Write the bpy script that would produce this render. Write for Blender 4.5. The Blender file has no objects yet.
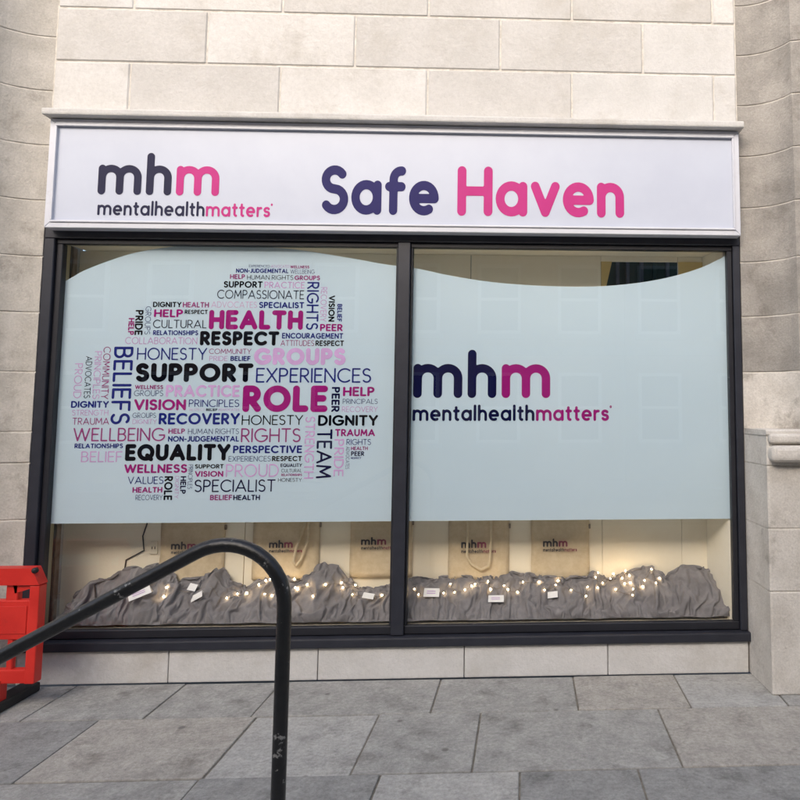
import bpy, bmesh, math, random
import numpy as np
from mathutils import Vector, Matrix, noise

random.seed(7)
SC = bpy.context.scene
COL = SC.collection
PI = math.pi

# ------------------------------------------------------------------ camera
CAM = Vector((2.87746, -4.24005, 1.55))
FPX, PCX, PCY = 700.0, 560.0, 350.0          # focal length and optical centre in photo pixels (800 wide)
YAW, PITCH = -0.04711, 0.0854
FWD = Vector((-math.sin(YAW) * math.cos(PITCH), math.cos(YAW) * math.cos(PITCH), math.sin(PITCH)))
RIGHT = Vector((math.cos(YAW), math.sin(YAW), 0))
UP = RIGHT.cross(FWD)
cam = bpy.data.cameras.new('camera')
cam.sensor_width = 36.0
cam.lens = 36.0 * FPX / 800.0
cam.shift_x = (400 - PCX) / 800.0
cam.shift_y = (PCY - 400) / 800.0
cam.clip_start = 0.05
cam.clip_end = 500
camo = bpy.data.objects.new('camera', cam)
m = Matrix((RIGHT, UP, -FWD)).transposed().to_4x4()
m.translation = CAM
camo.matrix_world = m
COL.objects.link(camo)
SC.camera = camo

# ------------------------------------------------------------------ sky, sun, exposure
SUN_EL, SUN_AZ = math.radians(32), math.radians(196)     # overcast: the sun stands high behind the camera
w = bpy.data.worlds.new('World'); SC.world = w; w.use_nodes = True
nt = w.node_tree
sky = nt.nodes.new('ShaderNodeTexSky'); sky.sky_type = 'NISHITA'; sky.sun_disc = False
sky.sun_elevation = SUN_EL; sky.sun_rotation = SUN_AZ
sky.air_density = 1.0; sky.dust_density = 4.0; sky.ozone_density = 1.0
bg = nt.nodes['Background']; bg.inputs['Strength'].default_value = 0.15
nt.links.new(sky.outputs[0], bg.inputs[0])
sun = bpy.data.lights.new('sun', 'SUN'); sun.energy = 0.95; sun.angle = math.radians(40); sun.color = (1.0, 0.97, 0.94)
suno = bpy.data.objects.new('sun', sun); COL.objects.link(suno)
sd = Vector((math.sin(SUN_AZ) * math.cos(SUN_EL), math.cos(SUN_AZ) * math.cos(SUN_EL), math.sin(SUN_EL)))
suno.rotation_euler = sd.to_track_quat('Z', 'Y').to_euler()
SC.view_settings.view_transform = 'Standard'
SC.view_settings.look = 'None'
SC.view_settings.gamma = 1
SC.view_settings.use_curve_mapping = False
SC.view_settings.exposure = 1.0

# ------------------------------------------------------------------ helpers
def px(x, y, Y=0.0):
    """photo pixel -> world point on the plane at depth Y"""
    d = FWD + RIGHT * ((x - PCX) / FPX) - UP * ((y - PCY) / FPX)
    t = (Y - CAM.y) / d.y
    return CAM + d * t

def lin(c):
    return tuple(((v / 255) / 12.92 if v / 255 <= 0.04045 else ((v / 255 + 0.055) / 1.055) ** 2.4) for v in c)

def new_mat(name):
    mt = bpy.data.materials.new(name); mt.use_nodes = True
    return mt, mt.node_tree, mt.node_tree.nodes['Principled BSDF']

def mat(name, c1, c2=None, rough=0.6, scale=6.0, detail=6.0, bump=0.0, bscale=None, lo=0.35, hi=0.65, metal=0.0,
        c3=None, s3=2.0, t3=(0.55, 0.75), spec=0.5, grain=0.0, gscale=140, spots=None):
    """mottled procedural material: c1/c2 mixed by noise, optional stains c3 and fine relief"""
    mt, t, b = new_mat(name)
    N, L = t.nodes, t.links
    tc = N.new('ShaderNodeTexCoord')
    b.inputs['Roughness'].default_value = rough
    b.inputs['Metallic'].default_value = metal
    b.inputs['Specular IOR Level'].default_value = spec
    out = None
    if c2 is None:
        b.inputs['Base Color'].default_value = (*c1, 1)
    else:
        n = N.new('ShaderNodeTexNoise'); n.inputs['Scale'].default_value = scale; n.inputs['Detail'].default_value = detail
        n.inputs['Roughness'].default_value = 0.62
        L.new(tc.outputs['Object'], n.inputs['Vector'])
        r = N.new('ShaderNodeValToRGB')
        r.color_ramp.elements[0].position = lo; r.color_ramp.elements[0].color = (*c1, 1)
        r.color_ramp.elements[1].position = hi; r.color_ramp.elements[1].color = (*c2, 1)
        L.new(n.outputs['Fac'], r.inputs['Fac'])
        out = r.outputs['Color']
        if c3 is not None:
            n3 = N.new('ShaderNodeTexNoise'); n3.inputs['Scale'].default_value = s3; n3.inputs['Detail'].default_value = 9
            n3.inputs['Roughness'].default_value = 0.7
            L.new(tc.outputs['Object'], n3.inputs['Vector'])
            r3 = N.new('ShaderNodeValToRGB')
            r3.color_ramp.elements[0].position = t3[0]; r3.color_ramp.elements[0].color = (0, 0, 0, 1)
            r3.color_ramp.elements[1].position = t3[1]; r3.color_ramp.elements[1].color = (1, 1, 1, 1)
            L.new(n3.outputs['Fac'], r3.inputs['Fac'])
            mx = N.new('ShaderNodeMix'); mx.data_type = 'RGBA'
            L.new(r3.outputs['Color'], mx.inputs['Factor'])
            L.new(out, mx.inputs['A']); mx.inputs['B'].default_value = (*c3, 1)
            out = mx.outputs['Result']
        if grain:
            ng = N.new('ShaderNodeTexNoise'); ng.inputs['Scale'].default_value = gscale; ng.inputs['Detail'].default_value = 4
            ng.inputs['Roughness'].default_value = 0.8
            L.new(tc.outputs['Object'], ng.inputs['Vector'])
            mr = N.new('ShaderNodeMapRange'); mr.inputs['From Min'].default_value = 0.3; mr.inputs['From Max'].default_value = 0.7
            mr.inputs['To Min'].default_value = 1 - grain; mr.inputs['To Max'].default_value = 1 + grain * 0.4
            L.new(ng.outputs['Fac'], mr.inputs['Value'])
            mg = N.new('ShaderNodeMix'); mg.data_type = 'RGBA'; mg.blend_type = 'MULTIPLY'; mg.inputs['Factor'].default_value = 1.0
            L.new(out, mg.inputs['A']); L.new(mr.outputs['Result'], mg.inputs['B']); out = mg.outputs['Result']
        if spots:
            vo = N.new('ShaderNodeTexVoronoi'); vo.inputs['Scale'].default_value = spots[0]
            L.new(tc.outputs['Object'], vo.inputs['Vector'])
            rs = N.new('ShaderNodeValToRGB')
            rs.color_ramp.elements[0].position = spots[1]; rs.color_ramp.elements[0].color = (1, 1, 1, 1)
            rs.color_ramp.elements[1].position = spots[1] + 0.03; rs.color_ramp.elements[1].color = (0, 0, 0, 1)
            L.new(vo.outputs['Distance'], rs.inputs['Fac'])
            ms = N.new('ShaderNodeMix'); ms.data_type = 'RGBA'
            L.new(rs.outputs['Color'], ms.inputs['Factor']); L.new(out, ms.inputs['A']); ms.inputs['B'].default_value = (*spots[2], 1)
            out = ms.outputs['Result']
        L.new(out, b.inputs['Base Color'])
    if bump:
        n2 = N.new('ShaderNodeTexNoise'); n2.inputs['Scale'].default_value = bscale or scale * 8
        n2.inputs['Detail'].default_value = 8; n2.inputs['Roughness'].default_value = 0.65
        L.new(tc.outputs['Object'], n2.inputs['Vector'])
        bp = N.new('ShaderNodeBump'); bp.inputs['Strength'].default_value = bump; bp.inputs['Distance'].default_value = 0.01
        L.new(n2.outputs['Fac'], bp.inputs['Height'])
        L.new(bp.outputs['Normal'], b.inputs['Normal'])
    return mt

def tag(o, label=None, cat=None, group=None, kind=None):
    if label: o['label'] = label
    if cat: o['category'] = cat
    if group: o['group'] = group
    if kind: o['kind'] = kind
    return o

def empty(name, loc=(0, 0, 0)):
    o = bpy.data.objects.new(name, None); o.location = loc; o.empty_display_size = 0.1
    COL.objects.link(o); return o

def link_mesh(name, me, material, parent=None, smooth=False):
    o = bpy.data.objects.new(name, me)
    if material is not None:
        for q in (material if isinstance(material, (list, tuple)) else [material]): me.materials.append(q)
    if smooth:
        me.polygons.foreach_set('use_smooth', [True] * len(me.polygons))
    COL.objects.link(o)
    if parent is not None:
        o.parent = parent
        o.matrix_parent_inverse = Matrix.Identity(4)
        off = Vector((0, 0, 0)); p = parent
        while p is not None: off += p.location; p = p.parent
        o.location = -off                      # meshes are written in world coordinates
    return o

class MB:
    """collects boxes, prisms and tubes for ONE mesh"""
    def __init__(s): s.bm = bmesh.new()
    def box(s, x0, x1, y0, y1, z0, z1, bevel=0.0, seg=1):
        b = bmesh.new()
        vs = [b.verts.new(p) for p in ((x0, y0, z0), (x1, y0, z0), (x1, y1, z0), (x0, y1, z0), (x0, y0, z1), (x1, y0, z1), (x1, y1, z1), (x0, y1, z1))]
        for f in ((0, 3, 2, 1), (4, 5, 6, 7), (0, 1, 5, 4), (1, 2, 6, 5), (2, 3, 7, 6), (3, 0, 4, 7)): b.faces.new([vs[i] for i in f])
        if bevel: bmesh.ops.bevel(b, geom=list(b.edges), offset=bevel, segments=seg, affect='EDGES', profile=0.6)
        me = bpy.data.meshes.new('t'); b.to_mesh(me); b.free(); s.bm.from_mesh(me); bpy.data.meshes.remove(me)
        return s
    def prism_y(s, poly, y0, y1):
        """poly of (x,z) extruded between y0 and y1"""
        a = [s.bm.verts.new((x, y0, z)) for x, z in poly]; c = [s.bm.verts.new((x, y1, z)) for x, z in poly]
        s.bm.faces.new(a); s.bm.faces.new(list(reversed(c)))
        n = len(poly)
        for i in range(n): s.bm.faces.new((a[i], c[i], c[(i + 1) % n], a[(i + 1) % n]))
        return s
    def prism_z(s, poly, z0, z1):
        a = [s.bm.verts.new((x, y, z0)) for x, y in poly]; c = [s.bm.verts.new((x, y, z1)) for x, y in poly]
        s.bm.faces.new(list(reversed(a))); s.bm.faces.new(c)
        n = len(poly)
        for i in range(n): s.bm.faces.new((a[i], a[(i + 1) % n], c[(i + 1) % n], c[i]))
        return s
    def tube(s, pts, r, n=8, cap=True):
        pts = [Vector(p) for p in pts]; rings = []
        prev = None
        for i, p in enumerate(pts):
            t = (pts[min(i + 1, len(pts) - 1)] - pts[max(i - 1, 0)]).normalized()
            if prev is None:
                a = t.orthogonal().normalized()
            else:
                a = (prev - t * prev.dot(t)).normalized()
            prev = a; c = t.cross(a)
            rr = r[i] if isinstance(r, (list, tuple)) else r
            rings.append([s.bm.verts.new(p + (a * math.cos(2 * PI * k / n) + c * math.sin(2 * PI * k / n)) * rr) for k in range(n)])
        for i in range(len(rings) - 1):
            for k in range(n): s.bm.faces.new((rings[i][k], rings[i][(k + 1) % n], rings[i + 1][(k + 1) % n], rings[i + 1][k]))
        if cap:
            s.bm.faces.new(list(reversed(rings[0]))); s.bm.faces.new(rings[-1])
        return s
    def mesh(s, name, fix=True):
        if fix: bmesh.ops.recalc_face_normals(s.bm, faces=list(s.bm.faces))
        me = bpy.data.meshes.new(name); s.bm.to_mesh(me); s.bm.free(); return me
    def build(s, name, material, parent=None, smooth=False):
        return link_mesh(name, s.mesh(name), material, parent, smooth)

# ------------------------------------------------------------------ materials
M = {}
M['stone'] = mat('ashlar_stone', lin((142, 138, 132)), lin((170, 165, 158)), 0.9, 4.0, 10, 0.55, 60, c3=lin((112, 106, 99)), s3=2.6, t3=(0.54, 0.74), grain=0.22, gscale=90)
M['stone_pale'] = mat('pale_ashlar_stone', lin((172, 167, 158)), lin((194, 189, 181)), 0.9, 5.0, 10, 0.5, 60, c3=lin((128, 122, 113)), s3=3.2, t3=(0.54, 0.74), grain=0.2, gscale=90)
M['stone_plinth'] = mat('pale_plinth_stone', lin((192, 186, 177)), lin((213, 208, 200)), 0.9, 5.0, 10, 0.55, 50, c3=lin((138, 131, 122)), s3=3.6, t3=(0.55, 0.72), grain=0.2, gscale=90)
M['mortar'] = mat('mortar', lin((196, 190, 180)), lin((216, 211, 202)), 0.9, 20, 6, 0.3, c3=lin((160, 153, 143)), s3=9, t3=(0.5, 0.7))
M['frame'] = mat('anthracite_paint', lin((33, 35, 44)), lin((41, 43, 52)), 0.42, 9, 6, 0.06, 120, c3=lin((58, 59, 66)), s3=7, t3=(0.66, 0.8))
M['frame_in'] = mat('anthracite_bead', lin((26, 27, 34)), lin((32, 33, 40)), 0.45, 12, 5)
M['sign_white'] = mat('sign_white_panel', lin((186, 192, 207)), lin((191, 197, 211)), 0.38, 3, 4)
M['sign_edge'] = mat('sign_white_trim', lin((202, 204, 212)), lin((210, 212, 219)), 0.35, 5, 6, c3=lin((186, 184, 186)), s3=9, t3=(0.62, 0.8))
M['wallpaint'] = mat('white_masonry_paint', lin((198, 196, 192)), lin((208, 206, 203)), 0.85, 4, 9, 0.5, 45, c3=lin((180, 175, 167)), s3=2.2, t3=(0.52, 0.78), grain=0.08, gscale=60)
for nm_, k_ in (('wallpaint2', -7), ('wallpaint3', 5)):
    M[nm_] = mat('white_masonry_paint_' + nm_, lin((198 + k_, 195 + k_, 190 + k_)), lin((208 + k_, 205 + k_, 201 + k_)), 0.85, 3, 9, 0.6, 30, c3=lin((176, 171, 162)), s3=1.7 + k_ * 0.05, t3=(0.5, 0.76), grain=0.1, gscale=50)
M['board'] = mat('cream_painted_board', lin((240, 226, 200)), lin((245, 233, 211)), 0.75, 3, 6, 0.12, 60, c3=lin((234, 215, 184)), s3=1.5, t3=(0.5, 0.8))
M['board_pale'] = mat('pale_cream_board', lin((234, 224, 204)), lin((240, 232, 215)), 0.75, 3, 6, 0.12, 60)
M['rough_wood'] = mat('rough_brown_timber', lin((112, 96, 82)), lin((150, 134, 118)), 0.85, 14, 8, 0.4, 60)
M['strip'] = mat('olive_cream_strip', lin((168, 158, 132)), lin((182, 172, 146)), 0.7, 8, 5)
M['green'] = mat('dark_green_paint', lin((20, 52, 46)), lin((28, 62, 55)), 0.5, 3, 4)
M['gold'] = mat('yellow_cream_panel', lin((206, 178, 116)), lin((216, 188, 128)), 0.6, 3, 4)
M['cloth'] = mat('grey_cloth', lin((116, 111, 111)), lin((138, 133, 133)), 0.9, 9, 7, 0.35, 420, spec=0.15)
M['jute'] = mat('natural_tote_canvas', lin((206, 184, 150)), lin((218, 198, 166)), 0.85, 26, 8, 0.4, 320, spec=0.2)
M['strap'] = mat('tote_strap_canvas', lin((208, 188, 154)), lin((222, 203, 172)), 0.85, 30, 8, 0.4, 320, spec=0.2)
M['card'] = mat('white_card', lin((226, 221, 216)), lin((236, 232, 228)), 0.6, 20, 4)
M['cable'] = mat('dark_cable', lin((46, 40, 36)), lin((58, 50, 46)), 0.5, 30, 3)
M['wire'] = mat('string_light_wire', lin((92, 78, 60)), lin((112, 96, 74)), 0.4, 30, 3)
M['rail'] = mat('chipped_black_gloss_paint', lin((18, 19, 21)), lin((26, 27, 29)), 0.3, 14, 6, 0.3, 40, c3=lin((120, 120, 118)), s3=15, t3=(0.625, 0.645), grain=0.3, gscale=60)
M['red'] = mat('red_barrier_plastic', lin((196, 36, 28)), lin((210, 46, 36)), 0.42, 5, 6, 0.08, 90, c3=lin((150, 44, 36)), s3=6, t3=(0.6, 0.8))
M['rubber'] = mat('black_rubber', lin((24, 24, 25)), lin((34, 34, 35)), 0.6, 20, 5, 0.1)
M['reflective'] = mat('white_reflective_strip', lin((222, 222, 220)), lin((232, 232, 230)), 0.35, 60, 3)
for nm_, a1, a2 in (('slab', (148, 146, 141), (170, 168, 162)), ('slab2', (158, 153, 145), (178, 173, 164)), ('slab3', (136, 135, 132), (156, 155, 151)), ('slab4', (163, 161, 156), (182, 180, 174))):
    M[nm_] = mat('paving_stone_' + nm_, lin(a1), lin(a2), 0.88, 9, 10, 0.45, 120, c3=lin(tuple(v - 36 for v in a1)), s3=4, t3=(0.54, 0.72), grain=0.34, gscale=48, spots=(3.6, 0.045, lin((112, 109, 105))))
M['grout'] = mat('paving_grit', lin((104, 99, 90)), lin((132, 126, 115)), 0.95, 30, 6, 0.3)
M['asphalt'] = mat('asphalt', lin((62, 62, 63)), lin((76, 76, 76)), 0.9, 60, 8, 0.4, 200)
M['ground'] = mat('ground_grit', lin((120, 116, 110)), lin((135, 131, 124)), 0.95, 8, 8)
M['sandstone'] = mat('opposite_sandstone', lin((176, 150, 122)), lin((196, 172, 144)), 0.9, 2.5, 9, 0.3, 30, c3=lin((148, 124, 100)), s3=0.8, t3=(0.5, 0.8))
M['white_paint'] = mat('white_sash_paint', lin((228, 226, 220)), lin((236, 234, 229)), 0.5, 5, 4)
M['dark_glass'] = mat('dark_window_glass', lin((28, 32, 38)), lin((36, 40, 46)), 0.08, 1.2, 2)
M['slate'] = mat('slate_roof', lin((74, 78, 86)), lin((92, 96, 104)), 0.8, 6, 6)
M['plate'] = mat('cream_plastic', lin((228, 216, 192)), lin((233, 221, 198)), 0.4, 8, 3)

def film_mat():
    mt, t, b = new_mat('frosted_vinyl_film'); N, L = t.nodes, t.links
    tc = N.new('ShaderNodeTexCoord')
    n = N.new('ShaderNodeTexNoise'); n.inputs['Scale'].default_value = 1.1; n.inputs['Detail'].default_value = 5
    L.new(tc.outputs['Object'], n.inputs['Vector'])
    r = N.new('ShaderNodeValToRGB')
    r.color_ramp.elements[0].position = 0.3; r.color_ramp.elements[0].color = (*lin((207, 226, 240)), 1)
    r.color_ramp.elements[1].position = 0.7; r.color_ramp.elements[1].color = (*lin((213, 231, 244)), 1)
    L.new(n.outputs['Fac'], r.inputs['Fac'])
    L.new(r.outputs['Color'], b.inputs['Base Color'])
    b.inputs['Roughness'].default_value = 0.7; b.inputs['Specular IOR Level'].default_value = 0.0
    tr = N.new('ShaderNodeBsdfTranslucent'); L.new(r.outputs['Color'], tr.inputs['Color'])
    mx = N.new('ShaderNodeMixShader'); mx.inputs[0].default_value = 0.31
    L.new(b.outputs[0], mx.inputs[1]); L.new(tr.outputs[0], mx.inputs[2])
    L.new(mx.outputs[0], N['Material Output'].inputs['Surface'])
    return mt
M['film'] = film_mat()

def glass_mat():
    """outer face of double glazing: clear, with the mirror-like share its four faces give together"""
    mt, t, b = new_mat('shop_window_glass'); N, L = t.nodes, t.links
    N.remove(b)
    tr = N.new('ShaderNodeBsdfTransparent'); tr.inputs[0].default_value = (0.985, 0.99, 0.99, 1)
    gl = N.new('ShaderNodeBsdfGlossy'); gl.inputs['Roughness'].default_value = 0.0
    fr = N.new('ShaderNodeFresnel'); fr.inputs['IOR'].default_value = 1.62
    # the pane passes light straight through, so both sides of the face use the same index
    ge = N.new('ShaderNodeNewGeometry'); mi = N.new('ShaderNodeMix'); mi.data_type = 'FLOAT'
    mi.inputs['A'].default_value = 1.62; mi.inputs['B'].default_value = 1 / 1.62
    L.new(ge.outputs['Backfacing'], mi.inputs['Factor']); L.new(mi.outputs['Result'], fr.inputs['IOR'])
    mx = N.new('ShaderNodeMixShader')
    tc = N.new('ShaderNodeTexCoord')
    n = N.new('ShaderNodeTexNoise'); n.inputs['Scale'].default_value = 1.3; n.inputs['Detail'].default_value = 1
    L.new(tc.outputs['Object'], n.inputs['Vector'])
    bp = N.new('ShaderNodeBump'); bp.inputs['Strength'].default_value = 0.06; bp.inputs['Distance'].default_value = 0.006
    L.new(n.outputs['Fac'], bp.inputs['Height']); L.new(bp.outputs['Normal'], gl.inputs['Normal'])
    L.new(fr.outputs[0], mx.inputs[0]); L.new(tr.outputs[0], mx.inputs[1]); L.new(gl.outputs[0], mx.inputs[2])
    L.new(mx.outputs[0], N['Material Output'].inputs['Surface'])
    mt2, t2, b2 = new_mat('glass_inner_face'); t2.nodes.remove(b2)
    tr2 = t2.nodes.new('ShaderNodeBsdfTransparent'); tr2.inputs[0].default_value = (0.98, 0.99, 0.985, 1)
    t2.links.new(tr2.outputs[0], t2.nodes['Material Output'].inputs['Surface'])
    return [mt, mt2]
M['glass'] = glass_mat()

def emit_mat():
    mt, t, b = new_mat('warm_led_bulb')
    b.inputs['Base Color'].default_value = (1, 0.85, 0.6, 1)
    b.inputs['Emission Color'].default_value = (1.0, 0.74, 0.42, 1)
    b.inputs['Emission Strength'].default_value = 28.0
    return mt
M['led'] = emit_mat()

INK = {'K': (8, 10, 20), 'B': (30, 38, 110), 'M': (140, 28, 106), 'L': (188, 152, 196), 'G': (78, 88, 124), 'V': (138, 60, 114),
       'P': (200, 172, 204), 'D': (40, 46, 66), 'N': (18, 20, 58)}
for k, c in INK.items():
    c2 = tuple(min(255, int(v * 1.06 + 2)) for v in c)
    M['ink_' + k] = mat('vinyl_ink_' + k, lin(c), lin(c2), 0.7, 8, 4, spec=0.0)
M['sign_navy'] = mat('sign_navy_vinyl', lin((34, 30, 88)), lin((38, 34, 94)), 0.55, 6, 4, spec=0.2)
M['sign_dark'] = mat('sign_dark_vinyl', lin((30, 30, 58)), lin((34, 34, 64)), 0.55, 6, 4, spec=0.2)
M['sign_pink'] = mat('sign_pink_vinyl', lin((182, 42, 120)), lin((188, 48, 126)), 0.55, 6, 4, spec=0.25)
M['print_dark'] = mat('bag_print_dark', lin((36, 28, 34)), lin((46, 36, 42)), 0.8, 30, 4)
M['print_red'] = mat('bag_print_magenta', lin((122, 44, 66)), lin((132, 52, 74)), 0.8, 30, 4)

# ------------------------------------------------------------------ rounded stroke lettering
def arc(cx, cy, rx, ry, a0, a1, n=14):
    return [(cx + rx * math.cos(math.radians(a0 + (a1 - a0) * i / n)), cy + ry * math.sin(math.radians(a0 + (a1 - a0) * i / n))) for i in range(n + 1)]
GL = {
 'A': (.88, [[(0, 0), (.44, 1), (.88, 0)], [(.15, .3), (.73, .3)]]),
 'B': (.56, [[(.3, .53), (0, .53), (0, 1), (.28, 1)] + arc(.28, .765, .235, .235, 90, -90) + arc(.3, .265, .265, .265, 90, -90) + [(0, 0), (0, .53)]]),
 'C': (.84, [arc(.5, .5, .5, .5, 48, 312, 24)]),
 'D': (.74, [[(0, 0), (0, 1), (.26, 1)] + arc(.26, .5, .48, .5, 90, -90, 20) + [(0, 0)]]),
 'E': (.5, [[(.5, 0), (0, 0), (0, 1), (.5, 1)], [(0, .52), (.44, .52)]]),
 'F': (.48, [[(0, 0), (0, 1), (.48, 1)], [(0, .5), (.42, .5)]]),
 'G': (.94, [arc(.5, .5, .5, .5, 48, 335, 24) + [(.95, .45), (.56, .45)]]),
 'H': (.7, [[(0, 0), (0, 1)], [(.7, 0), (.7, 1)], [(0, .5), (.7, .5)]]),
 'I': (0, [[(0, 0), (0, 1)]]),
 'J': (.36, [[(.36, 1), (.36, .24)] + arc(.14, .24, .22, .24, 0, -120)]),
 'L': (.44, [[(0, 1), (0, 0), (.44, 0)]]),
 'M': (.9, [[(0, 0), (.08, 1), (.45, .25), (.82, 1), (.9, 0)]]),
 'N': (.7, [[(0, 0), (0, 1), (.7, 0), (.7, 1)]]),
 'O': (1.0, [arc(.5, .5, .5, .5, 0, 360, 32)]),
 'P': (.54, [[(0, 0), (0, 1), (.27, 1)] + arc(.27, .73, .27, .27, 90, -90) + [(0, .46)]]),
 'Q': (1.0, [arc(.5, .5, .5, .5, 0, 360, 32), [(.62, .26), (.92, -.04)]]),
 'R': (.57, [[(0, 0), (0, 1), (.27, 1)] + arc(.27, .73, .27, .27, 90, -90) + [(0, .46)], [(.22, .46), (.57, 0)]]),
 'S': (.54, [arc(.27, .76, .25, .24, 35, 250, 14) + arc(.27, .26, .27, .26, 70, -145, 14)]),
 'T': (.64, [[(0, 1), (.64, 1)], [(.32, 1), (.32, 0)]]),
 'U': (.66, [[(0, 1), (0, .33)] + arc(.33, .33, .33, .33, 180, 360) + [(.66, 1)]]),
 'V': (.76, [[(0, 1), (.38, 0), (.76, 1)]]),
 'W': (1.2, [[(0, 1), (.3, 0), (.6, 1), (.9, 0), (1.2, 1)]]),
 'X': (.68, [[(0, 0), (.68, 1)], [(0, 1), (.68, 0)]]),
 'Y': (.7, [[(0, 1), (.35, .46), (.7, 1)], [(.35, .46), (.35, 0)]]),
 '-': (.26, [[(0, .42), (.26, .42)]]),
 'm': (1.0, [[(0, 0), (0, .64)], [(0, .39)] + arc(.25, .39, .25, .25, 180, 0) + [(.5, 0)], [(.5, .39)] + arc(.75, .39, .25, .25, 180, 0) + [(1.0, 0)]]),
 'n': (.5, [[(0, 0), (0, .64)], [(0, .39)] + arc(.25, .39, .25, .25, 180, 0) + [(.5, 0)]]),
 'h': (.5, [[(0, 0), (0, 1)], [(0, .39)] + arc(.25, .39, .25, .25, 180, 0) + [(.5, 0)]]),
 'e': (.6, [[(.02, .31), (.6, .31)] + arc(.3, .32, .3, .32, 0, 299, 24)]),
 'a': (.62, [arc(.3, .32, .3, .32, 0, 360, 28), [(.61, .63), (.61, 0)]]),
 't': (.3, [[(.13, .88), (.13, .14)] + arc(.27, .14, .14, .14, 180, 270, 6), [(0, .63), (.3, .63)]]),
 'l': (0, [[(0, 0), (0, 1)]]),
 'r': (.28, [[(0, 0), (0, .64)], [(0, .38)] + arc(.25, .38, .25, .25, 180, 80, 8)]),
 's': (.42, [arc(.2, .485, .19, .155, 30, 255, 12) + arc(.2, .165, .2, .165, 75, -150, 12)]),
 'f': (.36, [[(.12, 0), (.12, .78)] + arc(.33, .78, .21, .22, 180, 85, 8), [(0, .6), (.34, .6)]]),
 'v': (.54, [[(0, .64), (.27, 0), (.54, .64)]]),
 'o': (.6, [arc(.3, .32, .3, .32, 0, 360, 28)]),
}
_gc = {}
def glyph(ch, wt, res):
    """one letter as a flat mesh: union of round-ended strokes, traced by marching squares on the distance field"""
    key = (ch, wt, res)
    if key in _gc: return _gc[key]
    wd, strokes = GL[ch]; s = 1 - wt; r = wt / 2
    adv = wd * s + wt
    lo = min(p[1] for st in strokes for p in st) * s
    h = 1.0 / res
    nx = int(math.ceil(adv / h)) + 3; y0 = min(0, lo) - 1.5 * h; ny = int(math.ceil((1 - y0) / h)) + 2
    gx = (np.arange(nx + 1) - 1.5) * h; gy = y0 + np.arange(ny + 1) * h
    Xg, Yg = np.meshgrid(gx, gy, indexing='ij'); D = np.full(Xg.shape, 9.0)
    for st in strokes:
        pts = [(x * s + r, y * s + r) for x, y in st]
        for (ax, ay), (bx, by) in zip(pts, pts[1:]):
            dx, dy = bx - ax, by - ay; l2 = dx * dx + dy * dy
            if l2 < 1e-12: continue
            t = np.clip(((Xg - ax) * dx + (Yg - ay) * dy) / l2, 0, 1)
            D = np.minimum(D, np.hypot(Xg - ax - t * dx, Yg - ay - t * dy))
    F = r - D
    V, vi, faces = [], {}, []
    def vert(k, p):
        if k not in vi: vi[k] = len(V); V.append(p)
        return vi[k]
    def gv(i, j): return vert(('g', i, j), (gx[i], gy[j]))
    def ex(i, j):
        t = F[i, j] / (F[i, j] - F[i + 1, j]); return vert(('x', i, j), (gx[i] + t * h, gy[j]))
    def ey(i, j):
        t = F[i, j] / (F[i, j] - F[i, j + 1]); return vert(('y', i, j), (gx[i], gy[j] + t * h))
    ins = F > 0
    full = ins[:-1, :-1] & ins[1:, :-1] & ins[:-1, 1:] & ins[1:, 1:]
    for j in range(ny):
        i = 0
        while i < nx:
            if full[i, j]:
                k = i
                while k < nx and full[k, j]: k += 1
                faces.append((gv(i, j), gv(k, j), gv(k, j + 1), gv(i, j + 1))); i = k; continue
            c = [(i, j), (i + 1, j), (i + 1, j + 1), (i, j + 1)]; b = [bool(ins[q]) for q in c]
            if any(b):
                e = [lambda: ex(i, j), lambda: ey(i + 1, j), lambda: ex(i, j + 1), lambda: ey(i, j)]
                poly = []
                for q in range(4):
                    if b[q]: poly.append(gv(*c[q]))
                    if b[q] != b[(q + 1) % 4]: poly.append(e[q]())
                if len(poly) >= 3: faces.append(tuple(poly))
            i += 1
    _gc[key] = (V, faces, adv)
    return _gc[key]

def word_geo(text, wt, res, track=0.10):
    """verts (u,v), faces and total width at cap height 1"""
    V, Fc, x = [], [], 0.0
    for ch in text:
        if ch == ' ': x += 0.34; continue
        gvv, gf, adv = glyph(ch, wt, res)
        base = len(V); V += [(x + a, b) for a, b in gvv]; Fc += [tuple(base + q for q in f) for f in gf]
        x += adv + track * (1.0 if wt < 0.15 else 0.75)
    return V, Fc, max(x - track * (1.0 if wt < 0.15 else 0.75), 1e-3)

def put_word(name, parts, box, Y, wt, parent, rot=False, res=None, cap=None, track=0.10):
    """parts = [(text, material), ...] laid in one line inside a photo-pixel box on the plane Y"""
    x0, y0, x1, y1 = box; xm, ym = (x0 + x1) / 2, (y0 + y1) / 2
    hpx = (x1 - x0) if rot else (y1 - y0)
    res = res or (12 if hpx < 5 else 16 if hpx < 8 else 22 if hpx < 14 else 36)
    text = ''.join(p[0] for p in parts)
    _, _, W = word_geo(text, wt, res, track)
    if rot:
        u0, u1 = px(xm, y0, Y).z, px(xm, y1, Y).z
        v0, v1 = px(x0, ym, Y).x, px(x1, ym, Y).x
        L = u0 - u1
    else:
        u0, u1 = px(x0, ym, Y).x, px(x1, ym, Y).x
        v0, v1 = px(xm, y1, Y).z, px(xm, y0, Y).z
        L = u1 - u0
    out, x, su = [], 0.0, L / W
    for q, (tx, mt) in enumerate(parts):
        V, Fc, w_ = word_geo(tx, wt, res, track)
        vs = []
        for a, b in V:
            u = (x + a) * su; v = b * (v1 - v0)
            vs.append((v0 + v, Y, u0 - u) if rot else (u0 + u, Y, v0 + v))
        me = bpy.data.meshes.new(name); me.from_pydata(vs, [], Fc)
        out.append(link_mesh(name, me, mt, parent))
        x += w_ + track * (1.0 if wt < 0.15 else 0.75)
    return out

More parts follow.
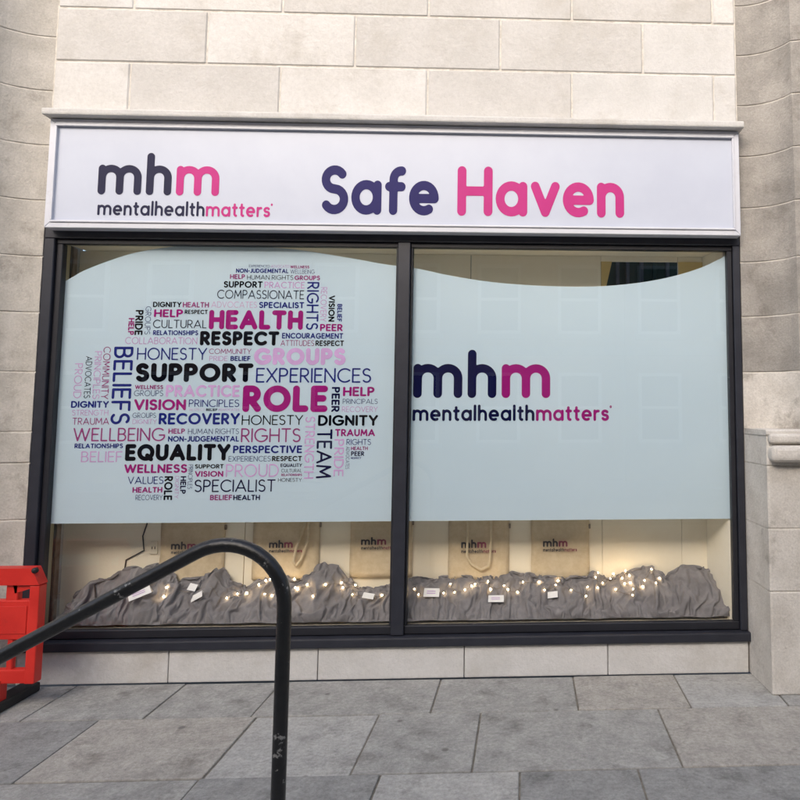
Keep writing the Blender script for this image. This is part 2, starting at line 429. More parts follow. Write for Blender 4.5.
# ------------------------------------------------------------------ ground, pavement, road
PAVE_Y = -5.2
g = MB().box(-60, 60, -60, 30, -0.30, -0.155).build('ground', M['ground']); tag(g, kind='structure')
pv = MB().box(-14, 20, PAVE_Y + 0.15, -0.0135, -0.15, -0.007).build('pavement', M['grout']); tag(pv, kind='structure')
xs0, row, ytop = -2.4, 0, -0.014
while ytop > -2.6:
    dep = (0.46, 0.60, 0.52)[row % 3]
    x = xs0 + (0.0, 0.37, 0.19)[row % 3]
    k = 0
    while x < 6.6:
        wd = (0.61, 0.76, 0.90, 0.52)[(k * 3 + row * 5) % 4] + random.uniform(-0.02, 0.02)
        dz = random.uniform(-0.003, 0.003)
        MB().box(x + 0.004, x + wd - 0.004, ytop - dep + 0.004, ytop - 0.004, -0.10, dz, 0.006, 2).build('paving_slab', M[random.choice(('slab', 'slab', 'slab2', 'slab3', 'slab4'))], pv)
        x += wd; k += 1
    ytop -= dep; row += 1
rest = MB().box(-13.9, 19.9, PAVE_Y + 0.16, ytop - 0.004, -0.006, -0.001).build('paving_field', M['slab'], pv); rest['kind'] = 'stuff'
kb = MB().box(-14, 20, PAVE_Y, PAVE_Y + 0.145, -0.154, 0.0, 0.01).build('kerb', M['stone_pale']); tag(kb, kind='structure')
rd = MB().box(-60, 60, -9.4, PAVE_Y - 0.003, -0.154, -0.13).build('road', M['asphalt']); tag(rd, kind='structure')
pf = MB().box(-60, 60, -11.2, -9.403, -0.154, 0.0).build('far_pavement', M['slab']); tag(pf, kind='structure')

# ------------------------------------------------------------------ shop front geometry in metres
WL, WR = 0.0, 4.2
ZT = px(400, 231, 0).z                   # underside of the sign = top of the window frame
ZH = px(200, 239.5, 0).z                 # lower edge of the head's flat face
ZG = px(200, 246, 0.045).z               # top of the glass
ZB = 0.30                                # bottom rail of the window
GY = 0.058                               # outer face of the glass
XL_IN = px(63, 246, 0.02).x
XM0, XM1 = px(398, 243, 0).x, px(410.5, 243, 0).x
XR_IN = px(726.5, 250, 0.02).x

# ------------------------------------------------------------------ shop window
win = empty('shop_window', (2.1, 0.05, ZB - 0.1))
tag(win, 'large dark grey framed two pane shop window with frosted pale blue film', 'shop window')
FY0, FY1 = 0.0, 0.074
b1 = 0.004
MB().box(WL, WR, FY0, FY1, ZH, ZT - 0.002, b1).build('frame_head', M['frame'], win)
MB().box(WL, XL_IN - 0.038, FY0, FY1, ZB - 0.06, ZH - 0.001, b1).build('frame_jamb', M['frame'], win)
MB().box(XR_IN + 0.034, WR, FY0, FY1, ZB - 0.06, ZH - 0.001, b1).build('frame_jamb', M['frame'], win)
MB().box(XM0, XM1, FY0 + 0.001, FY1, ZB - 0.06, ZH - 0.001, b1).build('mullion', M['frame'], win)
MB().box(WL - 0.02, WR + 0.02, FY0 - 0.035, FY1 + 0.01, ZB - 0.115, ZB - 0.062, 0.008, 2).build('frame_sill', M['frame'], win)
def pane(x0, x1):
    # glazing beads step back from the frame
    yb0, yb1 = 0.022, 0.0675
    xa, xb = x0, x1
    bd = MB()
    bd.box(xa, xb, yb0, yb1, ZG, ZH - 0.0015, 0.003)
    bd.box(xa, xb, yb0, yb1, ZB - 0.058, ZB - 0.012, 0.003)
    bt = 0.012 if x0 > 1 else 0.036
    bt2 = 0.032 if x0 > 1 else 0.012
    bd.box(xa + .001, xa + bt, yb0 + .001, yb1, ZB - 0.011, ZG - 0.001, 0.003)
    bd.box(xb - bt2, xb - .001, yb0 + .001, yb1, ZB - 0.011, ZG - 0.001, 0.003)
    bd.build('glazing_bead', M['frame_in'], win)
    me = MB().box(xa + 0.004, xb - 0.004, GY, GY + 0.006, ZB - 0.03, ZG + 0.015).mesh('glass_pane')
    o = link_mesh('glass_pane', me, M['glass'], win)
    for p in me.polygons: p.material_index = 0 if p.normal.y < -0.5 else 1
    return xa + bt, xb - bt2
pl0, pl1 = pane(XL_IN - 0.0375, XM0 - 0.0005)
pr0, pr1 = pane(XM1 + 0.0005, XR_IN + 0.0335)

# frosted film: curved upper edge
FMY = GY + 0.0085
def spline(pts, n):
    xs = [p[0] for p in pts]; ys = [p[1] for p in pts]
    out = []
    for i in range(n + 1):
        x = xs[0] + (xs[-1] - xs[0]) * i / n
        k = max(j for j in range(len(xs)) if xs[j] <= x + 1e-9); k = min(k, len(xs) - 2)
        t = (x - xs[k]) / (xs[k + 1] - xs[k])
        p0, p1, p2, p3 = ys[max(k - 1, 0)], ys[k], ys[k + 1], ys[min(k + 2, len(ys) - 1)]
        out.append((x, 0.5 * ((2 * p1) + (-p0 + p2) * t + (2 * p0 - 5 * p1 + 4 * p2 - p3) * t * t + (-p0 + 3 * p1 - 3 * p2 + p3) * t ** 3)))
    return out
cl = spline([(54, 288), (63, 282), (84, 270.5), (107, 261.5), (130, 254), (155, 249), (180, 246), (205, 244.8), (230, 245.2), (265, 247), (300, 250.3), (350, 258), (399, 266)], 60)
cr = spline([(408, 267.2), (450, 275.5), (490, 281.8), (530, 285.2), (570, 286.6), (605, 286), (640, 282.6), (670, 277), (700, 268), (732, 254.5)], 60)
ZFILM = px(390, 521.2, FMY).z
def film(curve, x0, x1):
    top = []
    for x, y in curve:
        p = px(x, y, FMY); top.append((min(max(p.x, x0 - 0.01), x1 + 0.01), p.z))
    poly = [(x0 - 0.01, ZFILM)] + top + [(x1 + 0.01, ZFILM)]
    cln = []
    for p in poly:
        if not cln or abs(p[0] - cln[-1][0]) + abs(p[1] - cln[-1][1]) > 1e-5: cln.append(p)
    # strips between the bottom edge and the curve
    bm = bmesh.new()
    xs = sorted(set(round(p[0], 5) for p in top)); zt = {}
    for p in top: zt[round(p[0], 5)] = p[1]
    for Y in (FMY,):                     # vinyl film: one sheet, 0.1 mm
        vb = [bm.verts.new((x, Y, ZFILM)) for x in xs]; vt = [bm.verts.new((x, Y, zt[x])) for x in xs]
        for i in range(len(xs) - 1):
            f = (vb[i], vb[i + 1], vt[i + 1], vt[i]); bm.faces.new(f if Y == FMY else f[::-1])
    me = bpy.data.meshes.new('frosted_film'); bm.to_mesh(me); bm.free()
    return link_mesh('frosted_film', me, M['film'], win)
film_l = film(cl, pl0, pl1); film_r = film(cr, pr0, pr1)
film_l['label'] = 'pale blue frosted film printed with a head shaped word cloud'
film_r['label'] = 'pale blue frosted film printed with a large logo'

# ------------------------------------------------------------------ word cloud
HV, BO, RG, LT = 0.25, 0.20, 0.135, 0.105
WORDS = [
 ('EXPERIENCED', 249, 264.8, 270, 267.4, LT, 'G'), ('ADVOCATES', 271, 265, 289.5, 267.7, LT, 'L'), ('WELLNESS', 290.2, 265.5, 309.3, 268.4, BO, 'V'),
 ('NON-JUDGEMENTAL', 236, 268.6, 288.5, 273, BO, 'B'), ('WELLBEING', 290.3, 269.6, 314.7, 273.8, LT, 'G'),
 ('HELP', 230, 274.2, 245, 279, BO, 'V'), ('HUMAN RIGHTS', 247, 275, 293.3, 279.8, LT, 'D'), ('GROUPS', 294.5, 275.5, 320, 280.2, BO, 'V'),
 ('SUPPORT', 223.7, 281.2, 262.7, 287.7, BO, 'K'), ('PRACTICE', 264.5, 281.8, 304.8, 288.3, RG, 'L'),
 ('COMPASSIONATE', 217.2, 290, 304.2, 299, LT, 'D'),
 ('DIGNITY', 153, 301.8, 181.5, 307.2, BO, 'K'), ('HEALTH', 182.8, 302, 209, 307.5, BO, 'V'), ('ADVOCATES', 211.3, 301.5, 257, 307.8, LT, 'P'), ('SPECIALIST', 259, 302, 304.2, 308.2, BO, 'B'),
 ('HELP', 154, 309.3, 183, 317.2, BO, 'M'), ('RESPECT', 184.7, 309.8, 207.8, 314, BO, 'K'), ('HEALTH', 209, 310.2, 303, 329.5, HV, 'M'),
 ('CULTURAL', 153, 319.8, 206.7, 328.2, LT, 'D'), ('RELATIONSHIPS', 153, 330.3, 198.2, 335.2, BO, 'B'), ('RESPECT', 200, 331.2, 279.2, 345.5, HV, 'K'),
 ('ENCOURAGEMENT', 282, 333, 343.2, 338.7, BO, 'B'), ('ATTITUDES', 280.5, 340.2, 314.2, 346, LT, 'V'), ('RESPECT', 315.5, 340.5, 344, 346, BO, 'K'),
 ('COLLABORATION', 125.2, 337.2, 197.3, 344.2, LT, 'L'), ('PEER', 320, 324, 342.7, 331.2, BO, 'M'),
 ('HONESTY', 137, 347.7, 207, 360, LT, 'B'), ('COMMUNITY', 209, 348.7, 251.3, 354, LT, 'V'), ('PRIDE', 209.3, 356, 227.7, 361, LT, 'L'), ('BELIEF', 230.5, 356, 250.5, 361, BO, 'B'),
 ('GROUPS', 254, 348, 345.7, 365, HV, 'L'), ('SUPPORT', 135.5, 363.2, 253.2, 382, HV, 'K'), ('EXPERIENCES', 256, 368, 371.2, 382.7, LT, 'B'),
 ('WELLNESS', 135, 385, 163.2, 389.2, BO, 'V'), ('GROUPS', 134, 390.2, 163.2, 396.2, LT, 'G'), ('PRACTICE', 165.8, 385, 239.8, 397, BO, 'L'),
 ('VISION', 134, 399.2, 186, 410.2, BO, 'M'), ('PRINCIPLES', 188.8, 399.5, 239.3, 407, LT, 'B'),
 ('RESPECT', 189.5, 408.4, 205, 411, LT, 'P'), ('BELIEF', 206, 408.4, 217.4, 411, BO, 'D'), ('ADVOCATES', 218.4, 408.4, 239.3, 411, LT, 'L'),
 ('ROLE', 242.7, 385.5, 327.7, 412, HV, 'M'), ('DIGNITY', 71, 401, 108.8, 407.8, BO, 'B'), ('STRENGTH', 72, 409.8, 108.3, 415.5, LT, 'L'), ('TRAUMA', 72.3, 417.7, 109.2, 424.8, LT, 'V'),
 ('GROUPS', 132.5, 412.7, 156, 418, LT, 'G'), ('DIGNITY', 132.5, 419.2, 156.7, 424, LT, 'L'), ('RECOVERY', 158.7, 413, 239.8, 424.5, BO, 'B'), ('HONESTY', 241.7, 415, 303, 425, LT, 'K'),
 ('WELLBEING', 73.2, 427.8, 165, 441.3, LT, 'V'), ('HELP', 168.3, 428.5, 185, 433.7, BO, 'V'), ('HUMAN RIGHTS', 188, 428.5, 239, 434.2, LT, 'G'), ('NON-JUDGEMENTAL', 168, 436, 239, 441.7, BO, 'B'),
 ('RIGHTS', 241, 428.2, 300.7, 442.3, LT, 'V'), ('RELATIONSHIPS', 74.5, 443.5, 123, 448.3, BO, 'B'), ('BELIEF', 81, 451.3, 122.3, 462.2, LT, 'L'),
 ('EQUALITY', 125.2, 444, 230.3, 460.7, HV, 'K'), ('PERSPECTIVE', 233, 445.5, 302.2, 453.2, BO, 'B'), ('EXPERIENCES', 228.5, 456, 270.8, 461.5, LT, 'G'), ('RESPECT', 272, 456, 302, 461.2, BO, 'K'),
 ('HELP', 343, 386.8, 374.5, 396.2, BO, 'M'), ('PRINCIPALS', 342.7, 398.8, 377.7, 404, LT, 'G'), ('RECOVERY', 342, 406.5, 377.7, 412, LT, 'L'),
 ('DIGNITY', 318, 415, 378, 425.8, BO, 'K'), ('TRAUMA', 335, 429, 375, 436.3, BO, 'M'), ('RIGHTS', 346.5, 439, 371, 445, LT, 'B'), ('HEALTH', 351, 446.5, 367.8, 450.2, BO, 'V'),
 ('PEER', 351, 451.3, 364.2, 456, BO, 'N'), ('RESPECT', 351, 457.2, 361.2, 458.9, BO, 'B'),
 ('EQUALITY', 280.5, 463.5, 302, 467, BO, 'N'), ('CULTURAL', 281.2, 468.9, 301.8, 472.3, LT, 'D'), ('RELATIONSHIPS', 281.2, 473.7, 302, 476.1, BO, 'V'), ('HONESTY', 278, 478, 301.8, 481.8, LT, 'D'),
 ('WELLNESS', 124.2, 464.2, 187.3, 473, BO, 'M'), ('VALUES', 127.8, 476.5, 163.5, 484, LT, 'B'), ('HEALTH', 132.5, 487, 162.3, 492.7, BO, 'M'), ('RECOVERY', 135.5, 494.8, 162.5, 500.2, LT, 'G'),
 ('SUPPORT', 194.8, 464.2, 223.7, 468.5, BO, 'K'), ('VISION', 194.8, 471, 223.3, 476.8, BO, 'M'), ('PROUD', 225.8, 464, 278.7, 477, LT, 'L'), ('SPECIALIST', 194.3, 479.5, 275.5, 492, LT, 'N'),
 ('BELIEF', 210, 494.8, 232.3, 500.2, BO, 'V'), ('HEALTH', 233.2, 494.8, 260, 500.2, BO, 'N'),
]
VWORDS = [
 ('GROUPS', 145, 306.3, 150.8, 334.5, LT, 'G'), ('PRIDE', 135, 310, 143, 335.2, BO, 'K'), ('HELP', 128.2, 318, 134.2, 335, BO, 'M'),
 ('RIGHTS', 306.5, 282, 318.7, 329.7, RG, 'B'), ('RECOVERY', 320.5, 287.2, 326.7, 321.7, LT, 'L'), ('VISION', 328.5, 295.5, 334.8, 321.7, BO, 'K'), ('BELIEF', 337.2, 304, 342, 321.7, BO, 'B'),
 ('BELIEFS', 112.2, 346.7, 131.6, 424.3, RG, 'B'), ('COMMUNITY', 102.2, 346.7, 109.6, 399.2, LT, 'V'), ('PRINCIPLES', 93.5, 351.2, 100.7, 399, LT, 'L'),
 ('ADVOCATES', 84.8, 356.2, 91.3, 398.2, LT, 'D'), ('PROUD', 74, 363.3, 82, 398.2, LT, 'L'),
 ('PEER', 331.5, 387, 339.7, 412, BO, 'N'), ('STRENGTH', 304.5, 416.5, 314.4, 478.7, RG, 'L'), ('TEAM', 316.4, 429.2, 331.8, 478.3, RG, 'N'),
 ('PRIDE', 333.9, 439, 343.8, 476.5, RG, 'L'), ('ADVOCATES', 345.7, 446.5, 349.5, 469, LT, 'G'),
 ('ROLE', 164, 476.2, 172.5, 500.2, BO, 'K'), ('DIGNITY', 174.8, 476, 178.8, 498.5, LT, 'L'), ('HELP', 180.2, 476.2, 186, 493.8, BO, 'N'), ('PRINCIPLES', 188, 464.5, 192.6, 489, LT, 'G'),
]
CN = {'K': 'black', 'B': 'dark blue', 'M': 'magenta', 'L': 'lilac', 'G': 'grey blue', 'V': 'plum', 'P': 'pale lilac', 'D': 'charcoal', 'N': 'navy'}
WY = GY + 0.0072
for rot, lst in ((False, WORDS), (True, VWORDS)):
    for t, x0, y0, x1, y1, wt, c in lst:
        for o in put_word('printed_word', [(t, M['ink_' + c])], (x0, y0, x1, y1), WY, wt, film_l, rot):
            o['label'] = '%s %s word %s%s' % (CN[c], 'bold' if wt > 0.15 else 'thin', t, ' reading downwards' if rot else '')
# large logo on the right pane
put_word('logo_letters', [('mh', M['ink_N']), ('m', M['ink_M'])], (413.4, 349.8, 550.2, 398), WY, 0.175, film_r, res=48, track=0.145)
put_word('logo_line', [('mentalhealth', M['ink_N']), ('matters', M['ink_M'])], (412.6, 404.6, 609.2, 421), WY, 0.17, film_r, res=30, track=0.13)
put_word('logo_mark', [('o', M['ink_V'])], (609.6, 404.4, 611.8, 408.2), WY, 0.3, film_r, res=16)

# ------------------------------------------------------------------ sign above the window
SY = -0.075
sign = empty('fascia_sign', (2.1, SY, ZT))
tag(sign, 'white framed fascia sign with navy and pink lettering above the window', 'sign')
sx0, sx1 = px(43.5, 228, SY).x, px(741, 236, SY).x
sz0 = px(400, 231.6, SY).z; sz1 = sz0 + 0.66
TR = 0.045
MB().box(sx0 + TR, sx1 - TR, SY + 0.012, 0.06, sz0 + TR, sz1 - TR).build('sign_panel', M['sign_white'], sign)
def trim(poly):
    return MB().prism_y(poly, SY, 0.05)
a, b_, c_, d_ = (sx0, sz0), (sx1, sz0), (sx1, sz1), (sx0, sz1)
for nm, poly in (('sign_trim', [a, b_, (sx1 - TR, sz0 + TR), (sx0 + TR, sz0 + TR)]), ('sign_trim', [b_, c_, (sx1 - TR, sz1 - TR), (sx1 - TR, sz0 + TR)]),
                 ('sign_trim', [c_, d_, (sx0 + TR, sz1 - TR), (sx1 - TR, sz1 - TR)]), ('sign_trim', [d_, a, (sx0 + TR, sz0 + TR), (sx0 + TR, sz1 - TR)])):
    tm = trim(poly)
    # raised inner lip
    o = tm.build(nm, M['sign_edge'], sign)
    bv = o.modifiers.new('bevel', 'BEVEL'); bv.width = 0.004; bv.segments = 2
lip = MB()
q = TR
lip.box(sx0 + q - .012, sx1 - q + .012, SY - 0.008, SY - 0.0005, sz0 + q - .012, sz0 + q, 0.002)
lip.box(sx0 + q - .012, sx1 - q + .012, SY - 0.008, SY - 0.0005, sz1 - q, sz1 - q + .012, 0.002)
lip.box(sx0 + q - .012, sx0 + q, SY - 0.0075, SY - 0.0004, sz0 + q + .0005, sz1 - q - .0005, 0.002)
lip.box(sx1 - q, sx1 - q + .012, SY - 0.0075, SY - 0.0004, sz0 + q + .0005, sz1 - q - .0005, 0.002)
lip.build('sign_lip', M['sign_edge'], sign)
TY = SY + 0.0105
put_word('sign_line', [('mentalhealth', M['sign_dark']), ('matters', M['sign_pink'])], (97.4, 201.2, 270.5, 216.2), TY, 0.16, sign, res=30, track=0.13)
put_word('sign_mark', [('o', M['sign_pink'])], (270.8, 202.6, 272.8, 206), TY, 0.3, sign, res=16)
put_word('sign_logo', [('mh', M['sign_dark']), ('m', M['sign_pink'])], (98.4, 153, 219.6, 195.2), TY, 0.175, sign, res=48, track=0.145)
put_word('sign_title', [('Safe', M['sign_navy'])], (320.6, 166, 438.8, 214.8), TY, 0.19, sign, res=48, track=0.09)
put_word('sign_title', [('Haven', M['sign_pink'])], (457.4, 167.4, 624, 216.8), TY, 0.19, sign, res=48, track=0.09)

# ------------------------------------------------------------------ stone piers
def zpx(x, y, Y=0.0): return px(x, y, Y).z
def stone_course(parent, prof, back_y, z0, z1, material, seed, gap=0.003, ch=0.004, name='stone_block'):
    """a course block: plan profile (x,Y) extruded in z with a chamfered, slightly uneven face"""
    bm = bmesh.new(); rings = []
    nz = 5
    zs = [z0 + gap, z0 + gap + ch] + [z0 + gap + ch + (z1 - z0 - 2 * gap - 2 * ch) * k / nz for k in range(1, nz)] + [z1 - gap - ch, z1 - gap]
    for zi, z in enumerate(zs):
        inset = ch if zi in (0, len(zs) - 1) else 0
        ring = []
        for (x, y) in prof:
            n = noise.noise(Vector((x * 5 + seed, y * 5, z * 5))) * 0.003 + noise.noise(Vector((x * 19 + seed, y * 19, z * 19))) * 0.0015
            ring.append(bm.verts.new((x, y + inset + n, z)))
        ring.append(bm.verts.new((prof[-1][0], back_y, z))); ring.append(bm.verts.new((prof[0][0], back_y, z)))
        rings.append(ring)
    n = len(rings[0])
    for a_, c_ in zip(rings, rings[1:]):
        for k in range(n): bm.faces.new((a_[k], a_[(k + 1) % n], c_[(k + 1) % n], c_[k]))
    bm.faces.new(list(reversed(rings[0]))); bm.faces.new(rings[-1])
    bmesh.ops.recalc_face_normals(bm, faces=list(bm.faces))
    me = bpy.data.meshes.new(name); bm.to_mesh(me); bm.free()
    return link_mesh(name, me, material, parent)

# right pier: hollow curve swinging out from the frame, above a moulded plinth
R = 0.30
cove = [(WR + 0.003 + 0.28 * k / 12, -(R - math.sqrt(max(R * R - (0.28 * k / 12) ** 2, 0)))) for k in range(13)]
prof_r = cove + [(WR + 0.35, -0.21), (WR + 0.6, -0.215), (WR + 1.3, -0.215)]
pier_r = empty('stone_pier', (WR + 0.6, 0.0, 0.0)); tag(pier_r, 'weathered stone pier with moulded plinth right of the shop window', 'stone pier')
MB().prism_z([(x, y + 0.0055) for x, y in prof_r] + [(WR + 1.29, 0.38), (WR + 0.01, 0.38)], 0.0, 4.7).build('mortar_core', M['mortar'], pier_r)
zr = [zpx(742, y) for y in (430, 372.5, 317, 262.5, 208.5)]
while zr[-1] < 4.4: zr.append(zr[-1] + 0.332)
for i in range(len(zr) - 1):
    xcut = WR + 0.78 + (0.16 if i % 2 else 0)
    stone_course(pier_r, [p for p in prof_r if p[0] < xcut] + [(xcut - 0.003, -0.215)], 0.37, zr[i], zr[i + 1], M['stone_plinth' if i == 0 else 'stone'], i * 3.1)
    stone_course(pier_r, [(xcut + 0.003, -0.215), (WR + 1.0, -0.215), (WR + 1.3, -0.215)], 0.37, zr[i], zr[i + 1], M['stone'], i * 3.1 + 50)
pcx = px(768.5, 520, -0.34).x
plinth = [(WR + 0.003, -0.002), (WR + 0.003 + (pcx - WR) * .35, -0.11), (WR + 0.003 + (pcx - WR) * .7, -0.225), (pcx, -0.335), (pcx + 0.012, -0.342), (pcx + 0.3, -0.342), (WR + 1.3, -0.342)]
MB().prism_z([(x + 0.004, y + 0.005) for x, y in plinth] + [(WR + 1.29, 0.37), (WR + 0.01, 0.37)], 0.0, zr[0] - 0.02).build('mortar_core', M['mortar'], pier_r)
zp = [zpx(768.5, y, -0.34) for y in (592, 529, 466)]
for i, (za, zb) in enumerate(((0.0, zp[0]), (zp[0], zp[1]), (zp[1], zp[2]), (zp[2], zr[0] - 0.022))):
    stone_course(pier_r, plinth, 0.36, za, zb, M['stone_plinth'], 20 + i * 2.3)
cap = [(x - 0.004, y - 0.010) for x, y in plinth[:4]] + [(pcx + 0.01, -0.356), (pcx + 0.3, -0.356), (WR + 1.3, -0.356)]
stone_course(pier_r, [(WR + 0.002, -0.004)] + cap[1:], 0.36, zr[0] - 0.022, zr[0] + 0.012, M['stone_plinth'], 91, gap=0.001, ch=0.008, name='plinth_cap')
for ya, yb, pr in ((434, 443.5, 0.035), (445.5, 462, 0.075)):
    z1, z0 = zpx(768.5, ya, -0.36), zpx(768.5, yb, -0.36)
    MB().box(pcx + 0.006, WR + 1.3, -0.342 - pr, -0.30, z0, z1, (z1 - z0) * 0.42, 5).build('moulding', M['stone_plinth'], pier_r)

# left pier
prof_l = [(-0.003 - 0.28 * k / 12, -(R - math.sqrt(max(R * R - (0.28 * k / 12) ** 2, 0))) * 0.8) for k in range(13)]
prof_l = [(-1.3, -0.17), (-0.6, -0.17), (-0.35, -0.168)] + prof_l[::-1]
pier_l = empty('stone_pier', (-0.6, 0.0, 0.0)); tag(pier_l, 'pale cream stone pier left of the shop window behind the red barrier', 'stone pier')
MB().prism_z([(x, y + 0.0055) for x, y in prof_l] + [(-0.01, 0.38), (-1.29, 0.38)], 0.0, 4.7).build('mortar_core', M['mortar'], pier_l)
zl = [0.0, 0.42, zpx(30, 520), zpx(30, 463), zpx(30, 432), zpx(32, 372), zpx(36, 312.5), zpx(42, 256.5)]
while zl[-1] < 4.4: zl.append(zl[-1] + 0.34)
for i in range(len(zl) - 1):
    xcut = -0.62 - (0.2 if i % 2 else 0)
    stone_course(pier_l, [(xcut + 0.003, -0.17)] + [p for p in prof_l if p[0] > xcut + 0.01], 0.37, zl[i], zl[i + 1], M['stone_pale'], 130 + i * 2.7)
    stone_course(pier_l, [(-1.3, -0.17), (-1.0, -0.17), (xcut - 0.003, -0.17)], 0.37, zl[i], zl[i + 1], M['stone_pale'], 170 + i * 2.7)

# ------------------------------------------------------------------ masonry above and below the window
up = empty('upper_wall', (2.1, 0.1, sz1)); tag(up, 'white painted masonry wall above the fascia sign', 'wall')
MB().box(WL - 0.001, WR + 0.001, 0.03, 0.35, ZT + 0.002, sz1 + 0.02).build('wall_core', M['mortar'], up)
MB().box(WL - 0.001, WR + 0.001, -0.005, 0.35, sz1 + 0.021, 5.0).build('wall_core', M['mortar'], up)
MB().box(sx0 - 0.02, sx1 + 0.02, -0.13, 0.02, sz1 + 0.004, sz1 + 0.045, 0.01, 2).build('sign_ledge', M['wallpaint'], up)
z = sz1 + 0.05; row = 0
while z < 4.75:
    hgt = 0.34; x = WL + 0.002 - (0.0 if row % 2 else 0.45)
    while x < WR:
        xa, xb = max(x, WL + 0.002), min(x + 0.9, WR - 0.002)
        if xb - xa > 0.05: MB().box(xa + 0.003, xb - 0.003, -0.012 + random.uniform(-.0015, .0015), 0.2, z + 0.003, z + hgt - 0.003, 0.008).build('masonry_block', M[random.choice(('wallpaint', 'wallpaint2', 'wallpaint3'))], up)
        x += 0.9
    z += hgt; row += 1
sr = empty('stall_riser', (2.1, 0.05, 0.0)); tag(sr, 'low white painted stone riser under the shop window', 'wall')
MB().box(WL + 0.002, WR - 0.002, 0.02, 0.3, 0.0, ZB - 0.118).build('riser_core', M['mortar'], sr)
for k in range(5):
    xa = WL + 0.003 + k * (WR - 0.006) / 5
    MB().box(xa + 0.002, xa + (WR - 0.006) / 5 - 0.002, -0.012, 0.1, 0.003, ZB - 0.119, 0.006, 2).build('stone_block', M['wallpaint'], sr)

# ------------------------------------------------------------------ display recess behind the glass
BY = 0.345                                  # face of the back boards
FLZ = ZB - 0.02
disp = empty('display_recess', (2.1, 0.25, FLZ)); tag(disp, 'shallow cream boarded display recess behind the shop window', 'display recess')
xb0, xb1 = px(62.5, 560, BY).x, px(707, 545, BY).x
ZC = ZG + 0.03
def board(xa, xb, za, zb, mt='board', y=BY): return MB().box(xa, xb, y, y + 0.018, za, zb, 0.0015).build('back_board', M[mt], disp)
j1, j2 = px(250, 400, BY).x, px(471, 260, BY).x
og0, og1, ogz0, ogz1 = px(646, 275, BY).x, px(678, 275, BY).x, px(660, 300, BY).z, px(660, 262, BY).z
board(xb0 - 0.1, j1 - 0.002, FLZ, ZC)
board(j1 + 0.002, j2 - 0.002, FLZ, ZC)
# last board has a cut-out with a slanting left edge, dark green room behind
og_l = px(601, 286, BY).x
board(j2 + 0.002, og_l - 0.001, FLZ, ZC)
board(og1, xb1 + 0.05, FLZ, ZC)
board(og_l + 0.001, og1 - 0.002, FLZ, ogz0 - 0.001)
board(og_l + 0.001, og1 - 0.002, ogz1 + 0.001, ZC)
xg0, xg1 = px(600, 287, BY).x, px(612, 262, BY).x
MB().prism_y([(og_l + 0.002, ogz0), (px(612, 262, BY).x - 0.06, ogz0), (px(612, 262, BY).x, ogz1), (og_l + 0.002, ogz1)], BY + 0.001, BY + 0.017).build('slanting_panel', M['gold'], disp)
MB().box(og1 - 0.0, og1 + 0.19, BY - 0.006, BY - 0.001, ogz0, ogz1).build('yellow_panel', M['gold'], disp)
MB().box(og_l - 0.3, og1 + 0.3, 0.9, 0.92, ogz0 - 0.4, ogz1 + 0.3).build('room_wall', M['green'], disp)
for xx in (618, 628, 642, 655, 668):
    p = px(xx, 275, 0.86); MB().box(p.x - 0.012, p.x + 0.012, 0.86, 0.899, ogz0 - 0.3, ogz1 + 0.25, 0.002).build('room_batten', M['green' if xx % 2 else 'slate'], disp)
# returns
def side(xf, xbk, yf, mt, th):
    return MB().prism_z([(xf, yf), (xbk, BY - 0.002), (xbk + th, BY - 0.002), (xf + th, yf)], FLZ, ZC)
side(px(728.5, 560, 0.078).x + 0.003, xb1, 0.078, 'board_pale', 0.02).build('side_board', M['board_pale'], disp)
xa = px(46.5, 560, 0.078).x - 0.02
side(xa, xb0 - 0.012, 0.078, 'strip', -0.02).build('side_board', M['strip'], disp)
def on_side(xp, off):
    """point on the left side board seen at photo column xp, lifted off its face"""
    best = None
    for k in range(401):
        t_ = k / 400; X_ = xa + (xb0 - 0.012 - xa) * t_; Y_ = 0.078 + (BY - 0.080) * t_
        d = Vector((X_, Y_, 0.75)) - CAM; e = abs(PCX + FPX * d.dot(RIGHT) / d.dot(FWD) - xp)
        if best is None or e < best[0]: best = (e, X_, Y_)
    return best[1] + off, best[2] - off * 0.1
for xp0, xp1, mk, off in ((53.0, 54.6, 'cable', 0.003), (55.0, 59.6, 'rough_wood', 0.007), (60.0, 61.6, 'strip', 0.004)):  # first strip is dark colour painted for the shaded gap between the timbers
    a0, a1 = on_side(xp0, 0.0008), on_side(xp1, 0.0008); c0, c1 = on_side(xp0, off), on_side(xp1, off)
    MB().prism_z([a0, a1, c1, c0], FLZ, ZC).build('timber_and_gap', M[mk], disp)
MB().box(WL + 0.05, WR - 0.05, 0.0765, BY + 0.02, FLZ - 0.03, FLZ - 0.001).build('display_floor', M['board'], disp)
MB().box(WL + 0.03, WR - 0.03, 0.0765, BY + 0.02, ZC + 0.001, ZC + 0.02).build('display_ceiling', M['board'], disp)
MB().box(WL - 0.3, WR + 0.3, 1.4, 1.45, -0.1, 3.0).build('room_wall', M['green'], disp)
# wall socket
so = empty('wall_socket', px(154.5, 547.5, BY)); tag(so, 'small cream double socket on the back board beside the cable', 'socket')
p0, p1 = px(150.5, 554, BY), px(158.5, 541, BY)
MB().box(p0.x, p1.x, BY - 0.012, BY - 0.0005, p0.z, p1.z, 0.004, 2).build('face_plate', M['plate'], so)
for xx in (153.2, 156):
    c = px(xx, 547.5, BY); MB().box(c.x - 0.004, c.x + 0.004, BY - 0.0145, BY - 0.0122, c.z - 0.008, c.z + 0.008, 0.001).build('socket_switch', M['rough_wood'], so)

